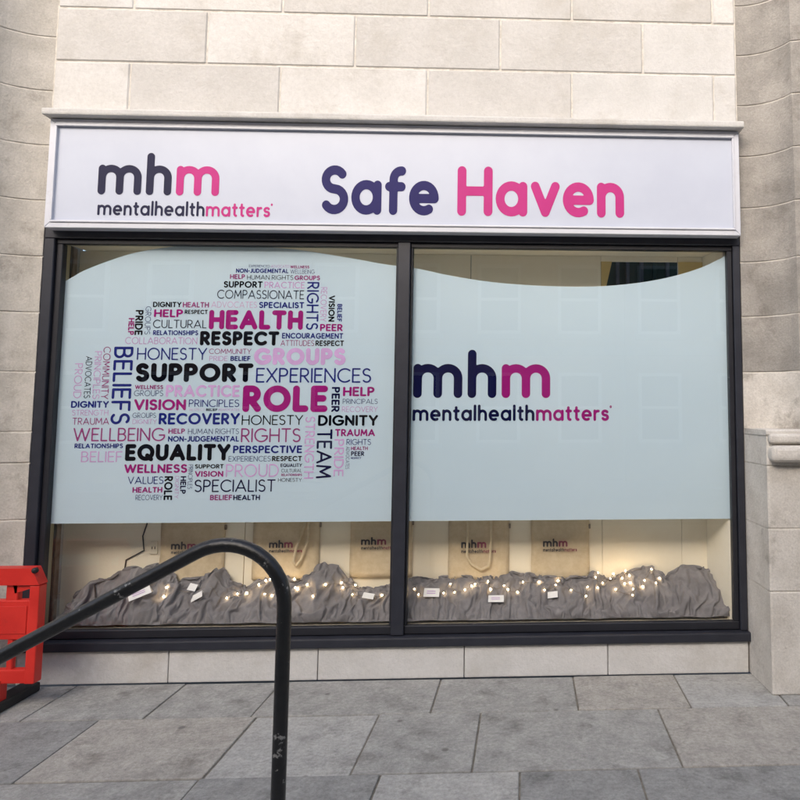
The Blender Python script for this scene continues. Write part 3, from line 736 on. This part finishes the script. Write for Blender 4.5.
# ------------------------------------------------------------------ grey cloth on the display floor
top_px = [(62, 606), (70, 598), (95, 583), (115, 577), (135, 572), (152, 571), (175, 580), (200, 581), (215, 573), (228, 584), (245, 588), (270, 579), (300, 582), (312, 574), (320, 567), (331, 572), (345, 582), (360, 587),
          (395, 588), (410, 582), (450, 580), (500, 580), (540, 578), (560, 581), (590, 577), (600, 580), (625, 578), (651, 571), (668, 579), (685, 573), (703, 570), (718, 576), (727, 600), (733, 608)]
EY = 0.27
env = [(px(x, y, EY).x, px(x, y, EY).z) for x, y in top_px]
ex_, ez_ = [e[0] for e in env], [e[1] for e in env]
cx0, cx1, cy0, cy1 = px(66, 600, 0.2).x, px(727, 600, 0.2).x, 0.080, BY - 0.012
NXc, NYc = 420, 28
def cloth_base(x, y):
    yy = (y - cy0) / (cy1 - cy0)
    top = max(0.0, float(np.interp(x, ex_, ez_)) - FLZ - 0.05)
    return FLZ + 0.004 + (0.01 + top) * min(1.0, yy / 0.75)
def sheet(nx, ny, fz):
    vs = [(cx0 + (cx1 - cx0) * i / nx, cy0 + (cy1 - cy0) * j / ny, fz(cx0 + (cx1 - cx0) * i / nx, cy0 + (cy1 - cy0) * j / ny)) for i in range(nx + 1) for j in range(ny + 1)]
    fs = [(i * (ny + 1) + j, (i + 1) * (ny + 1) + j, (i + 1) * (ny + 1) + j + 1, i * (ny + 1) + j + 1) for i in range(nx) for j in range(ny)]
    me = bpy.data.meshes.new('crumpled_cloth'); me.from_pydata(vs, [], fs)
    o = bpy.data.objects.new('crumpled_cloth', me); COL.objects.link(o); return o
def settle_cloth():
    """let an oversized sheet buckle and fall into folds over the display floor, then keep the result as a plain mesh"""
    col = sheet(140, 14, cloth_base); col.modifiers.new('c', 'COLLISION'); col.collision.thickness_outer = 0.004
    cl = sheet(NXc, NYc, lambda x, y: cloth_base(x, y) + 0.016 + 0.006 * noise.noise(Vector((x * 9, y * 9, 3))))
    md = cl.modifiers.new('cloth', 'CLOTH'); st = md.settings
    st.quality = 5; st.mass = 0.25; st.tension_stiffness = st.compression_stiffness = 12; st.shear_stiffness = 4; st.bending_stiffness = 0.6
    st.tension_damping = st.compression_damping = 8; st.shear_damping = 6; st.bending_damping = 0.5; st.air_damping = 3; st.shrink_min = -0.6
    cs = md.collision_settings; cs.use_collision = True; cs.distance_min = 0.004; cs.collision_quality = 2; cs.use_self_collision = True; cs.self_distance_min = 0.006
    vg = cl.vertex_groups.new(name='pin')
    vg.add([i * (NYc + 1) + j for i in range(NXc + 1) for j in range(NYc + 1) if i in (0, NXc) or j in (0, NYc)], 1.0, 'REPLACE')
    st.vertex_group_mass = 'pin'
    md.point_cache.frame_start = 1; md.point_cache.frame_end = 60
    for f in range(1, 42): SC.frame_set(f)
    me = bpy.data.meshes.new_from_object(cl.evaluated_get(bpy.context.evaluated_depsgraph_get()))
    for o in (cl, col): bpy.data.objects.remove(o, do_unlink=True)
    SC.frame_set(1)
    for v in me.vertices:
        v.co.y = min(max(v.co.y, 0.072), BY - 0.004); v.co.z = max(v.co.z, FLZ + 0.003)
    me.name = 'crumpled_cloth'; return me
cme = settle_cloth()
cloth = link_mesh('crumpled_cloth', cme, M['cloth'], None, True)
ss = cloth.modifiers.new('smooth', 'SUBSURF'); ss.levels = 1; ss.render_levels = 2
tag(cloth, 'crumpled grey cloth heaped along the bottom of the shop window', 'cloth')
from mathutils.bvhtree import BVHTree
CBVH = BVHTree.FromPolygons([v.co.copy() for v in cme.vertices], [tuple(p.vertices) for p in cme.polygons])
def cloth_h(x, y):
    h = CBVH.ray_cast(Vector((x, y, 2.0)), Vector((0, 0, -1)))
    return h[0].z if h[0] is not None else FLZ
def on_cloth(x, y):
    """where the sight line through a photo pixel meets the cloth (or hangs just before the back board)"""
    d = (px(x, y, 0.3) - CAM).normalized(); h = CBVH.ray_cast(px(x, y, 0.066), d)
    return h[0] - d * 0.004 if h[0] is not None else px(x, y, BY - 0.11)

# ------------------------------------------------------------------ tote bags on the back board
def tote(x0, x1, yb, label, logo, strap=None, tilt=0.0, drop=None):
    pb0, pb1 = px(x0, yb, BY - 0.02), px(x1, yb, BY - 0.02)
    zt = pb0.z + 0.44
    t = empty('tote_bag', ((pb0.x + pb1.x) / 2, BY - 0.02, pb0.z)); tag(t, label, 'tote bag', 'canvas tote bags hung in the window')
    bm = bmesh.new(); nx, nz = 14, 16; fr, bk = [], []
    for i in range(nx + 1):
        a_, c_ = [], []
        for j in range(nz + 1):
            u, v = i / nx, j / nz
            zz = pb0.z + (zt - pb0.z) * v
            xx = pb0.x + (pb1.x - pb0.x) * u + tilt * v * 0.44 + noise.noise(Vector((x0 * .1, v * 3, u * 2))) * 0.004 * (1 if u in (0, 1) else 0)
            bulge = 0.006 + 0.010 * math.sin(PI * u) ** 0.6 * (1 - 0.5 * v)
            w_ = noise.noise(Vector((u * 3 + x0, v * 4, x0 * 0.37))) * 0.010 * math.sin(PI * u) ** 0.5 + abs(noise.noise(Vector((u * 6 + v * 3 + x0, v * 1.6, 7.7)))) * 0.006
            a_.append(bm.verts.new((xx, BY - 0.006 - bulge - w_, zz - 0.004 * math.sin(PI * u) * (v - 0.5)))); c_.append(bm.verts.new((xx, BY - 0.003, zz)))
        fr.append(a_); bk.append(c_)
    for i in range(nx):
        for j in range(nz):
            bm.faces.new((fr[i][j], fr[i + 1][j], fr[i + 1][j + 1], fr[i][j + 1])); bm.faces.new((bk[i][j], bk[i][j + 1], bk[i + 1][j + 1], bk[i + 1][j]))
    for j in range(nz):
        bm.faces.new((fr[0][j], fr[0][j + 1], bk[0][j + 1], bk[0][j])); bm.faces.new((fr[nx][j], bk[nx][j], bk[nx][j + 1], fr[nx][j + 1]))
    for i in range(nx):
        bm.faces.new((fr[i][0], bk[i][0], bk[i + 1][0], fr[i + 1][0])); bm.faces.new((fr[i][nz], fr[i + 1][nz], bk[i + 1][nz], bk[i][nz]))
    me = bpy.data.meshes.new('bag_body'); bm.to_mesh(me); bm.free(); link_mesh('bag_body', me, M['jute'], t, True)
    lx0, ly0, lx1, ly1 = logo; LY = BY - 0.036
    put_word('bag_logo', [('mh', M['print_dark']), ('m', M['print_red'])], (lx0, ly0, lx0 + (lx1 - lx0) * 0.72, ly0 + (ly1 - ly0) * 0.64), LY, 0.19, t, res=20, track=0.13)
    put_word('bag_line', [('mentalhealth', M['print_dark']), ('matters', M['print_red'])], (lx0, ly0 + (ly1 - ly0) * 0.72, lx1, ly1), LY, 0.2, t, res=12, track=0.13)
    def band(pts, wd=0.008):
        bm = bmesh.new(); pr = None
        for k, p in enumerate(pts):
            tt = (pts[min(k + 1, len(pts) - 1)] - pts[max(k - 1, 0)]).normalized(); sd_ = Vector((tt.z, 0, -tt.x))
            q4 = [bm.verts.new(p + sd_ * wd + Vector((0, 0, 0))), bm.verts.new(p - sd_ * wd), bm.verts.new(p - sd_ * wd + Vector((0, 0.003, 0))), bm.verts.new(p + sd_ * wd + Vector((0, 0.003, 0)))]
            if pr:
                for e in range(4): bm.faces.new((pr[e], pr[(e + 1) % 4], q4[(e + 1) % 4], q4[e]))
            pr = q4
        bmesh.ops.recalc_face_normals(bm, faces=list(bm.faces))
        me = bpy.data.meshes.new('handle'); bm.to_mesh(me); bm.free(); return link_mesh('handle', me, M['strap'], t, True)
    zt2 = zt
    xc, hw = (pb0.x + pb1.x) / 2, (pb1.x - pb0.x) * 0.19
    if strap:       # a handle fallen forward over the face of the bag
        pts = [px(x, y, BY - 0.042) for x, y in strap]
        pts = [Vector((pts[0].x, BY - 0.040, zt2 - 0.01))] + pts + [Vector((pts[-1].x, BY - 0.040, zt2 - 0.01))]
        sm = []
        for k in range(len(pts) - 1):
            for s_ in range(4): sm.append(pts[k].lerp(pts[k + 1], s_ / 4))
        band(sm + [pts[-1]])
    arcp = [Vector((xc - hw, BY - 0.02, zt2 - 0.03))] + [Vector((xc + hw * math.cos(PI - PI * k / 12), BY - 0.02, zt2 + 0.12 + 0.1 * math.sin(PI * k / 12))) for k in range(13)] + [Vector((xc + hw, BY - 0.02, zt2 - 0.03))]
    band(arcp)
    # stitched side loop
    MB().box(pb1.x + tilt * .44 - 0.004, pb1.x + tilt * .44 + 0.008, BY - 0.016, BY - 0.004, zt - 0.12, zt - 0.09, 0.002).build('side_loop', M['rough_wood'], t)
    return t
tote(158, 222.5, 583, 'canvas tote bag nearest the cable, its logo just above the handrail', (171, 541.5, 206, 554))
tote(251, 318, 580, 'canvas tote bag seen through the bend of the black handrail', (269, 540, 302, 552.5), [(305, 524), (301, 536), (296, 548), (293, 562), (296, 566), (301, 560), (308, 540)])
tote(349, 411.5, 577.5, 'canvas tote bag partly hidden behind the central window mullion', (361, 537, 396, 549.5))
tote(448, 509, 580.5, 'canvas tote bag with its handle hanging down over the printed logo', (461.2, 539.5, 496, 553), [(467.5, 540), (467, 556), (471, 564), (481, 570), (489, 566), (490.5, 552), (491, 540)])
tote(531, 589.5, 580.5, 'rightmost canvas tote bag with a clear printed logo', (543, 538.5, 577, 551.5))

# ------------------------------------------------------------------ power cable on the back board
cpts = [(147.5, 510), (147, 524), (142.8, 536), (144, 550.5), (126, 560), (124.7, 569), (113.5, 579), (98, 583.5), (94.5, 585.5), (95.5, 591.5), (96, 598), (99, 603)]
cw = [px(x, y, BY - 0.005 if y < 575 else 0.3) for x, y in cpts[:6]] + [on_cloth(x, y) + Vector((0, -0.004, 0.004)) for x, y in cpts[6:]]
cab = MB().tube(cw, 0.0042, 6).build('power_cable', M['cable'], None, True); tag(cab, 'thin dark cable running down the cream board onto the cloth', 'cable')

# ------------------------------------------------------------------ string lights
bulbs = [
 [(164, 597.5), (167, 588.3), (227, 599), (237.5, 594.8), (247, 594), (259, 585.7), (266, 581.7), (270, 580.5), (277, 579.2), (265, 595), (272, 596.5), (294.5, 580), (295.5, 588.7), (298, 590), (307.5, 585.7), (313, 597), (325.7, 585.7), (341.7, 583.7), (343, 588.5), (355.5, 586), (352.5, 595.5), (367, 596.5), (382, 596)],
 [(414.5, 590), (418.7, 595.5), (443.7, 594), (450.5, 585), (454.5, 593.3), (465, 590.7), (471.7, 587), (475, 585), (488, 582.5), (490.5, 590), (504, 586.5), (508, 590.5), (517.5, 593), (523, 583), (539, 583), (544.5, 591), (555.5, 586), (558, 581.7), (571, 591), (586, 597), (587.5, 588)],
 [(595.4, 578), (598, 573.6), (602.6, 584), (597.6, 588.6), (610.4, 579.6), (613.4, 574.8), (622, 579), (625.4, 571.8), (629.2, 576.4), (624.4, 584.6), (630, 583.6), (615.6, 590.4), (632.4, 596), (633, 590), (642.6, 587.6), (644.4, 581.2), (651.4, 570.2), (656, 584), (659.4, 579.2)],
]
bulb_me = None
names = ['warm white string lights draped over the cloth below the left pane', 'warm white string lights on the cloth under the printed tote bags', 'cluster of warm white string lights in front of the bare right board']
for k, lst in enumerate(bulbs):
    pos = [on_cloth(x, y) + Vector((0, -0.004, 0.007)) for x, y in lst]
    t = empty('string_lights', pos[0]); tag(t, names[k], 'string lights', 'fairy lights in the window')
    wp = []
    for a_, c_ in zip(pos, pos[1:]):
        for s_ in range(8):
            p = a_.lerp(c_, s_ / 8); sag = math.sin(PI * s_ / 8)
            p = p + Vector((0.012 * noise.noise(p * 9), -0.006 * sag, 0.012 * sag * noise.noise(p * 7)))
            hz = cloth_h(p.x, p.y) + 0.003
            p.z = max(p.z - 0.003, hz) if p.z - hz < 0.05 else p.z
            wp.append(p)
    wp.append(pos[-1])
    MB().tube(wp, 0.0014, 5).build('wire', M['wire'], t, True)
    if bulb_me is None:
        bmb = bmesh.new(); bmesh.ops.create_icosphere(bmb, subdivisions=2, radius=0.0048)
        for v in bmb.verts: v.co.z *= 1.35
        bulb_me = bpy.data.meshes.new('bulb'); bmb.to_mesh(bulb_me); bmb.free(); bulb_me.materials.append(M['led'])
    for p in pos:
        o = bpy.data.objects.new('bulb', bulb_me); COL.objects.link(o); o.parent = t; o.location = p - pos[0]
        o.rotation_euler = (random.uniform(-1, 1), random.uniform(-1, 1), 0); o.scale = [random.uniform(0.7, 1.15)] * 3

# ------------------------------------------------------------------ small white cards lying on the cloth
def card(cx_, cy_, wpx, hpx, rz, label, fold=False):
    p = on_cloth(cx_, cy_ + hpx * 0.4); s_ = 4.45 / FPX
    t = empty('folded_card', p); tag(t, label, 'card', 'white cards on the cloth')
    hw, hh = wpx * s_ / 2, hpx * s_
    bm = bmesh.new()
    vs = [(-hw, -0.012, 0.0), (hw, -0.012, 0.0), (hw * .97, 0.006, hh), (-hw * .97, 0.006, hh), (hw, 0.05, 0.004), (-hw, 0.05, 0.004)]
    q = [bm.verts.new(v) for v in vs]
    bm.faces.new(q[:4]); bm.faces.new((q[3], q[2], q[4], q[5]))
    me = bpy.data.meshes.new('card_leaf'); bm.to_mesh(me); bm.free()
    o = bpy.data.objects.new('card_leaf', me); me.materials.append(M['card']); COL.objects.link(o); o.parent = t
    md = o.modifiers.new('t', 'SOLIDIFY'); md.thickness = 0.0012
    if wpx < 14: hh = 0
    bm = bmesh.new()                     # two printed rules on the front leaf
    for fz in (0.62, 0.38):
        za = hh * fz; ya = -0.012 + 0.018 * fz - 0.0022
        a4 = [bm.verts.new(v) for v in ((-hw * .6, ya, za), (hw * .5, ya, za), (hw * .5, ya + 0.0006, za + hh * .09), (-hw * .6, ya + 0.0006, za + hh * .09))]
        bm.faces.new(a4)
    me = bpy.data.meshes.new('print'); bm.to_mesh(me); bm.free(); me.materials.append(M['ink_L'])
    if hh: o2 = bpy.data.objects.new('print', me); COL.objects.link(o2); o2.parent = t
    t.location = p + Vector((0, -0.004, 0.004)); t.rotation_euler = (random.uniform(-.3, .1), rz, random.uniform(-.4, .4))
card(141, 594.5, 19, 7, -0.35, 'white card tilted on the cloth behind the sloping handrail')
card(192, 588.5, 8, 6, 0.2, 'small white card peeping from the cloth above the left lights')
card(198, 597.5, 12, 6, -0.5, 'small white card slanting on the cloth left of the handrail bend')
card(431.5, 594, 15, 7.5, 0.03, 'white printed card on the cloth just right of the mullion')
card(496, 600, 15, 6, 0.0, 'low white card on the cloth under the bag with hanging handle')
card(553, 596, 10, 6, -0.15, 'white card on the cloth below the rightmost tote bag')
card(368, 597, 11, 5, 0.15, 'white card on the cloth just left of the mullion')

# ------------------------------------------------------------------ black handrail in front of the window
HY = -1.80
def rail_pts():
    tr = px(285, 700, HY); zend = 0.0
    xr = px(285.2, 580, HY).x
    A = px(-70, 694, HY); B = px(215, 542.5, HY)
    d = (B - A).normalized()
    # corner where the slope meets the upright
    tcor = (xr - A.x) / d.x; Cn = A + d * tcor
    rad = 0.20
    ang = math.acos(max(-1, min(1, d.dot(Vector((0, 0, -1)))))); tl = rad * math.tan(ang / 2)
    s_ = Cn - d * tl; e_ = Cn + Vector((0, 0, -1)) * tl
    nrm = Vector((d.z, 0, -d.x)); ctr = s_ + nrm * rad
    a0 = s_ - ctr; pts = []
    for k in range(15):
        th = -ang * k / 14
        pts.append(ctr + Vector((a0.x * math.cos(th) - a0.z * math.sin(th), 0, a0.x * math.sin(th) + a0.z * math.cos(th))))
    return A, pts, xr
A_, bend, xr = rail_pts()
hr = empty('handrail', (xr, HY, 0)); tag(hr, 'sloping black painted tube handrail with chipped paint in front of the window', 'handrail')
full_ = [A_.lerp(bend[0], k / 10) for k in range(10)] + bend + [Vector((xr, HY, bend[-1].z * (1 - k / 8))) for k in range(1, 9)]
MB().tube(full_, 0.0235, 20).build('rail_tube', M['rail'], hr, True)
MB().tube([Vector((A_.x + 0.02, HY, A_.z)), Vector((A_.x + 0.02, HY, 0.0))], 0.0235, 18).build('lower_post', M['rail'], hr, True)
for xx in (xr, A_.x + 0.02):
    MB().tube([Vector((xx, HY, 0.0)), Vector((xx, HY, 0.012))], 0.055, 20).build('base_plate', M['rail'], hr)

# ------------------------------------------------------------------ red barrier at the left edge
RY = -0.34
rb = px(43.5, 585, RY); rt = px(30, 567, RY)
bar = empty('barrier', (rb.x - 0.6, RY, 0)); tag(bar, 'red plastic pedestrian barrier with a black cap at the left edge', 'barrier')
xe, zt = rb.x, rt.z
xl = xe - 0.62
sh = px(36.5, 567, RY).x; zs = px(43, 583.5, RY).z
# top beam with slanted shoulder, ribbed lower panel with windows
MB().prism_y([(xl, zt - 0.075), (xe - 0.002, zs), (sh, zt), (xl + 0.06, zt)][0:0] or [(xl + 0.03, zs), (xe, zs), (sh, zt), (xl + 0.06, zt)], RY - 0.035, RY + 0.035).build('top_beam', M['red'], bar)
bodyz = 0.14
MB().box(xe - 0.05, xe, RY - 0.03, RY + 0.03, bodyz, zs - 0.004, 0.006, 2).build('end_post', M['red'], bar)
MB().box(xl, xl + 0.05, RY - 0.03, RY + 0.03, bodyz, zs - 0.004, 0.006, 2).build('end_post', M['red'], bar)
zmid = px(30, 599, RY).z
for za, zb in ((zmid - 0.20, zmid), (bodyz, bodyz + 0.07)):
    MB().box(xl + 0.045, xe - 0.045, RY - 0.022, RY + 0.022, za, zb, 0.006, 2).build('cross_panel', M['red'], bar)
MB().box(xl + 0.06, xe - 0.06, RY - 0.026, RY - 0.0225, zmid - 0.17, zmid - 0.03, 0.001).build('recessed_panel', M['red'], bar)
x = xe - 0.155; k = 0
while x > xl + 0.1:
    MB().box(x, x + 0.03, RY - 0.016, RY + 0.016, bodyz + 0.06, zmid - 0.19, 0.004).build('barrier_bar', M['red'], bar)
    if k % 3 == 0: MB().box(x - 0.02, x + 0.04, RY - 0.020, RY + 0.020, zmid - 0.01, zs + 0.004, 0.004).build('barrier_web', M['red'], bar)
    x -= 0.11; k += 1
MB().prism_y([(xe - 0.14, zs - 0.001), (xe - 0.05, zs - 0.001), (xe - 0.05, zs - 0.02), (xe - 0.13, zs - 0.045)], RY - 0.02, RY + 0.02).build('barrier_web', M['red'], bar)
cp = px(33.5, 571, RY - 0.05)
MB().tube([Vector((cp.x, RY - 0.052, cp.z)), Vector((cp.x, RY - 0.045, cp.z)), Vector((cp.x, RY - 0.03, cp.z))], [0.010, 0.0145, 0.0145], 16).build('pivot_cap', M['rubber'], bar, True)
for xx in (xe - 0.2, xl + 0.2):
    MB().box(xx - 0.05, xx + 0.05, RY - 0.26, RY + 0.26, 0.0, 0.05, 0.012, 2).build('foot', M['rubber'], bar)
    MB().box(xx - 0.03, xx + 0.03, RY - 0.03, RY + 0.03, 0.045, bodyz + 0.02, 0.004).build('foot_socket', M['red'], bar)

# ------------------------------------------------------------------ building across the street (seen mirrored in the glass)
OY = -11.2
opp = empty('opposite_building', (2, OY, 0)); tag(opp, 'sandstone terrace building across the street mirrored in the glass', 'building')
VY = 2 * GY - OY
wl = MB()
wl.box(-22, 26, OY - 0.4, OY, 0.0, 7.6).build('wall', M['sandstone'], opp)
MB().box(-22.1, 26.1, OY - 0.5, OY + 0.25, 7.603, 7.85, 0.03).build('cornice', M['stone_pale'], opp)
MB().prism_z([(-22, OY - 4), (26, OY - 4), (26, OY - 0.35), (-22, OY - 0.35)], 7.9, 8.4).build('roof', M['slate'], opp)
w1a, w1b = px(481, 300, VY), px(518, 300, VY)
ztop, zbot = px(500, 268, VY).z, px(500, 331, VY).z
step = w1a.x - px(400, 300, VY).x
ww = w1b.x - w1a.x
for k in range(-8, 9):
    x0 = w1a.x + k * step; x1 = x0 + ww
    for za, zb in ((zbot, ztop), (0.9, 2.3)):
        wn = MB(); f_ = 0.07
        wn.box(x0 - f_, x0, OY + 0.001, OY + 0.09, za - f_, zb + f_); wn.box(x1, x1 + f_, OY + 0.001, OY + 0.09, za - f_, zb + f_)
        wn.box(x0, x1, OY + 0.001, OY + 0.089, zb, zb + f_); wn.box(x0, x1, OY + 0.001, OY + 0.089, za - f_, za)
        wn.box(x0, x1, OY + 0.001, OY + 0.07, (za + zb) / 2 - 0.03, (za + zb) / 2 + 0.03)
        o = wn.build('window', M['white_paint'], opp)
        MB().box(x0, x1, OY + 0.002, OY + 0.02, za, zb).build('pane', M['dark_glass'], o)
        MB().box(x0 - 0.15, x1 + 0.15, OY + 0.002, OY + 0.16, za - 0.2, za - 0.075, 0.01).build('sill', M['stone_pale'], o)
for k in range(-4, 5):
    xp = px(470, 260, VY).x + k * step * 2
    MB().box(xp - 0.12, xp + 0.12, OY + 0.001, OY + 0.12, 0.0, 7.6).build('pilaster', M['sandstone'], opp)
MB().box(-22, 26, OY + 0.001, OY + 0.15, 2.75, 2.95, 0.01).build('string_course', M['stone_pale'], opp)
# rest of our own block so the street is closed on both sides
for nm, xa, xb in (('neighbouring_building', -16, -1.32), ('neighbouring_building', 5.52, 20)):
    o = empty(nm, ((xa + xb) / 2, 0.3, 0)); tag(o, 'plain stone frontage continuing %s of the shop' % ('left' if xa < 0 else 'right'), 'building')
    MB().box(xa, xb, -0.1, 0.5, 0.0, 7.5).build('wall', M['stone_pale'], o)
    MB().box(xa, xb, -0.18, -0.102, 0.0, 0.5, 0.01).build('plinth', M['stone'], o)
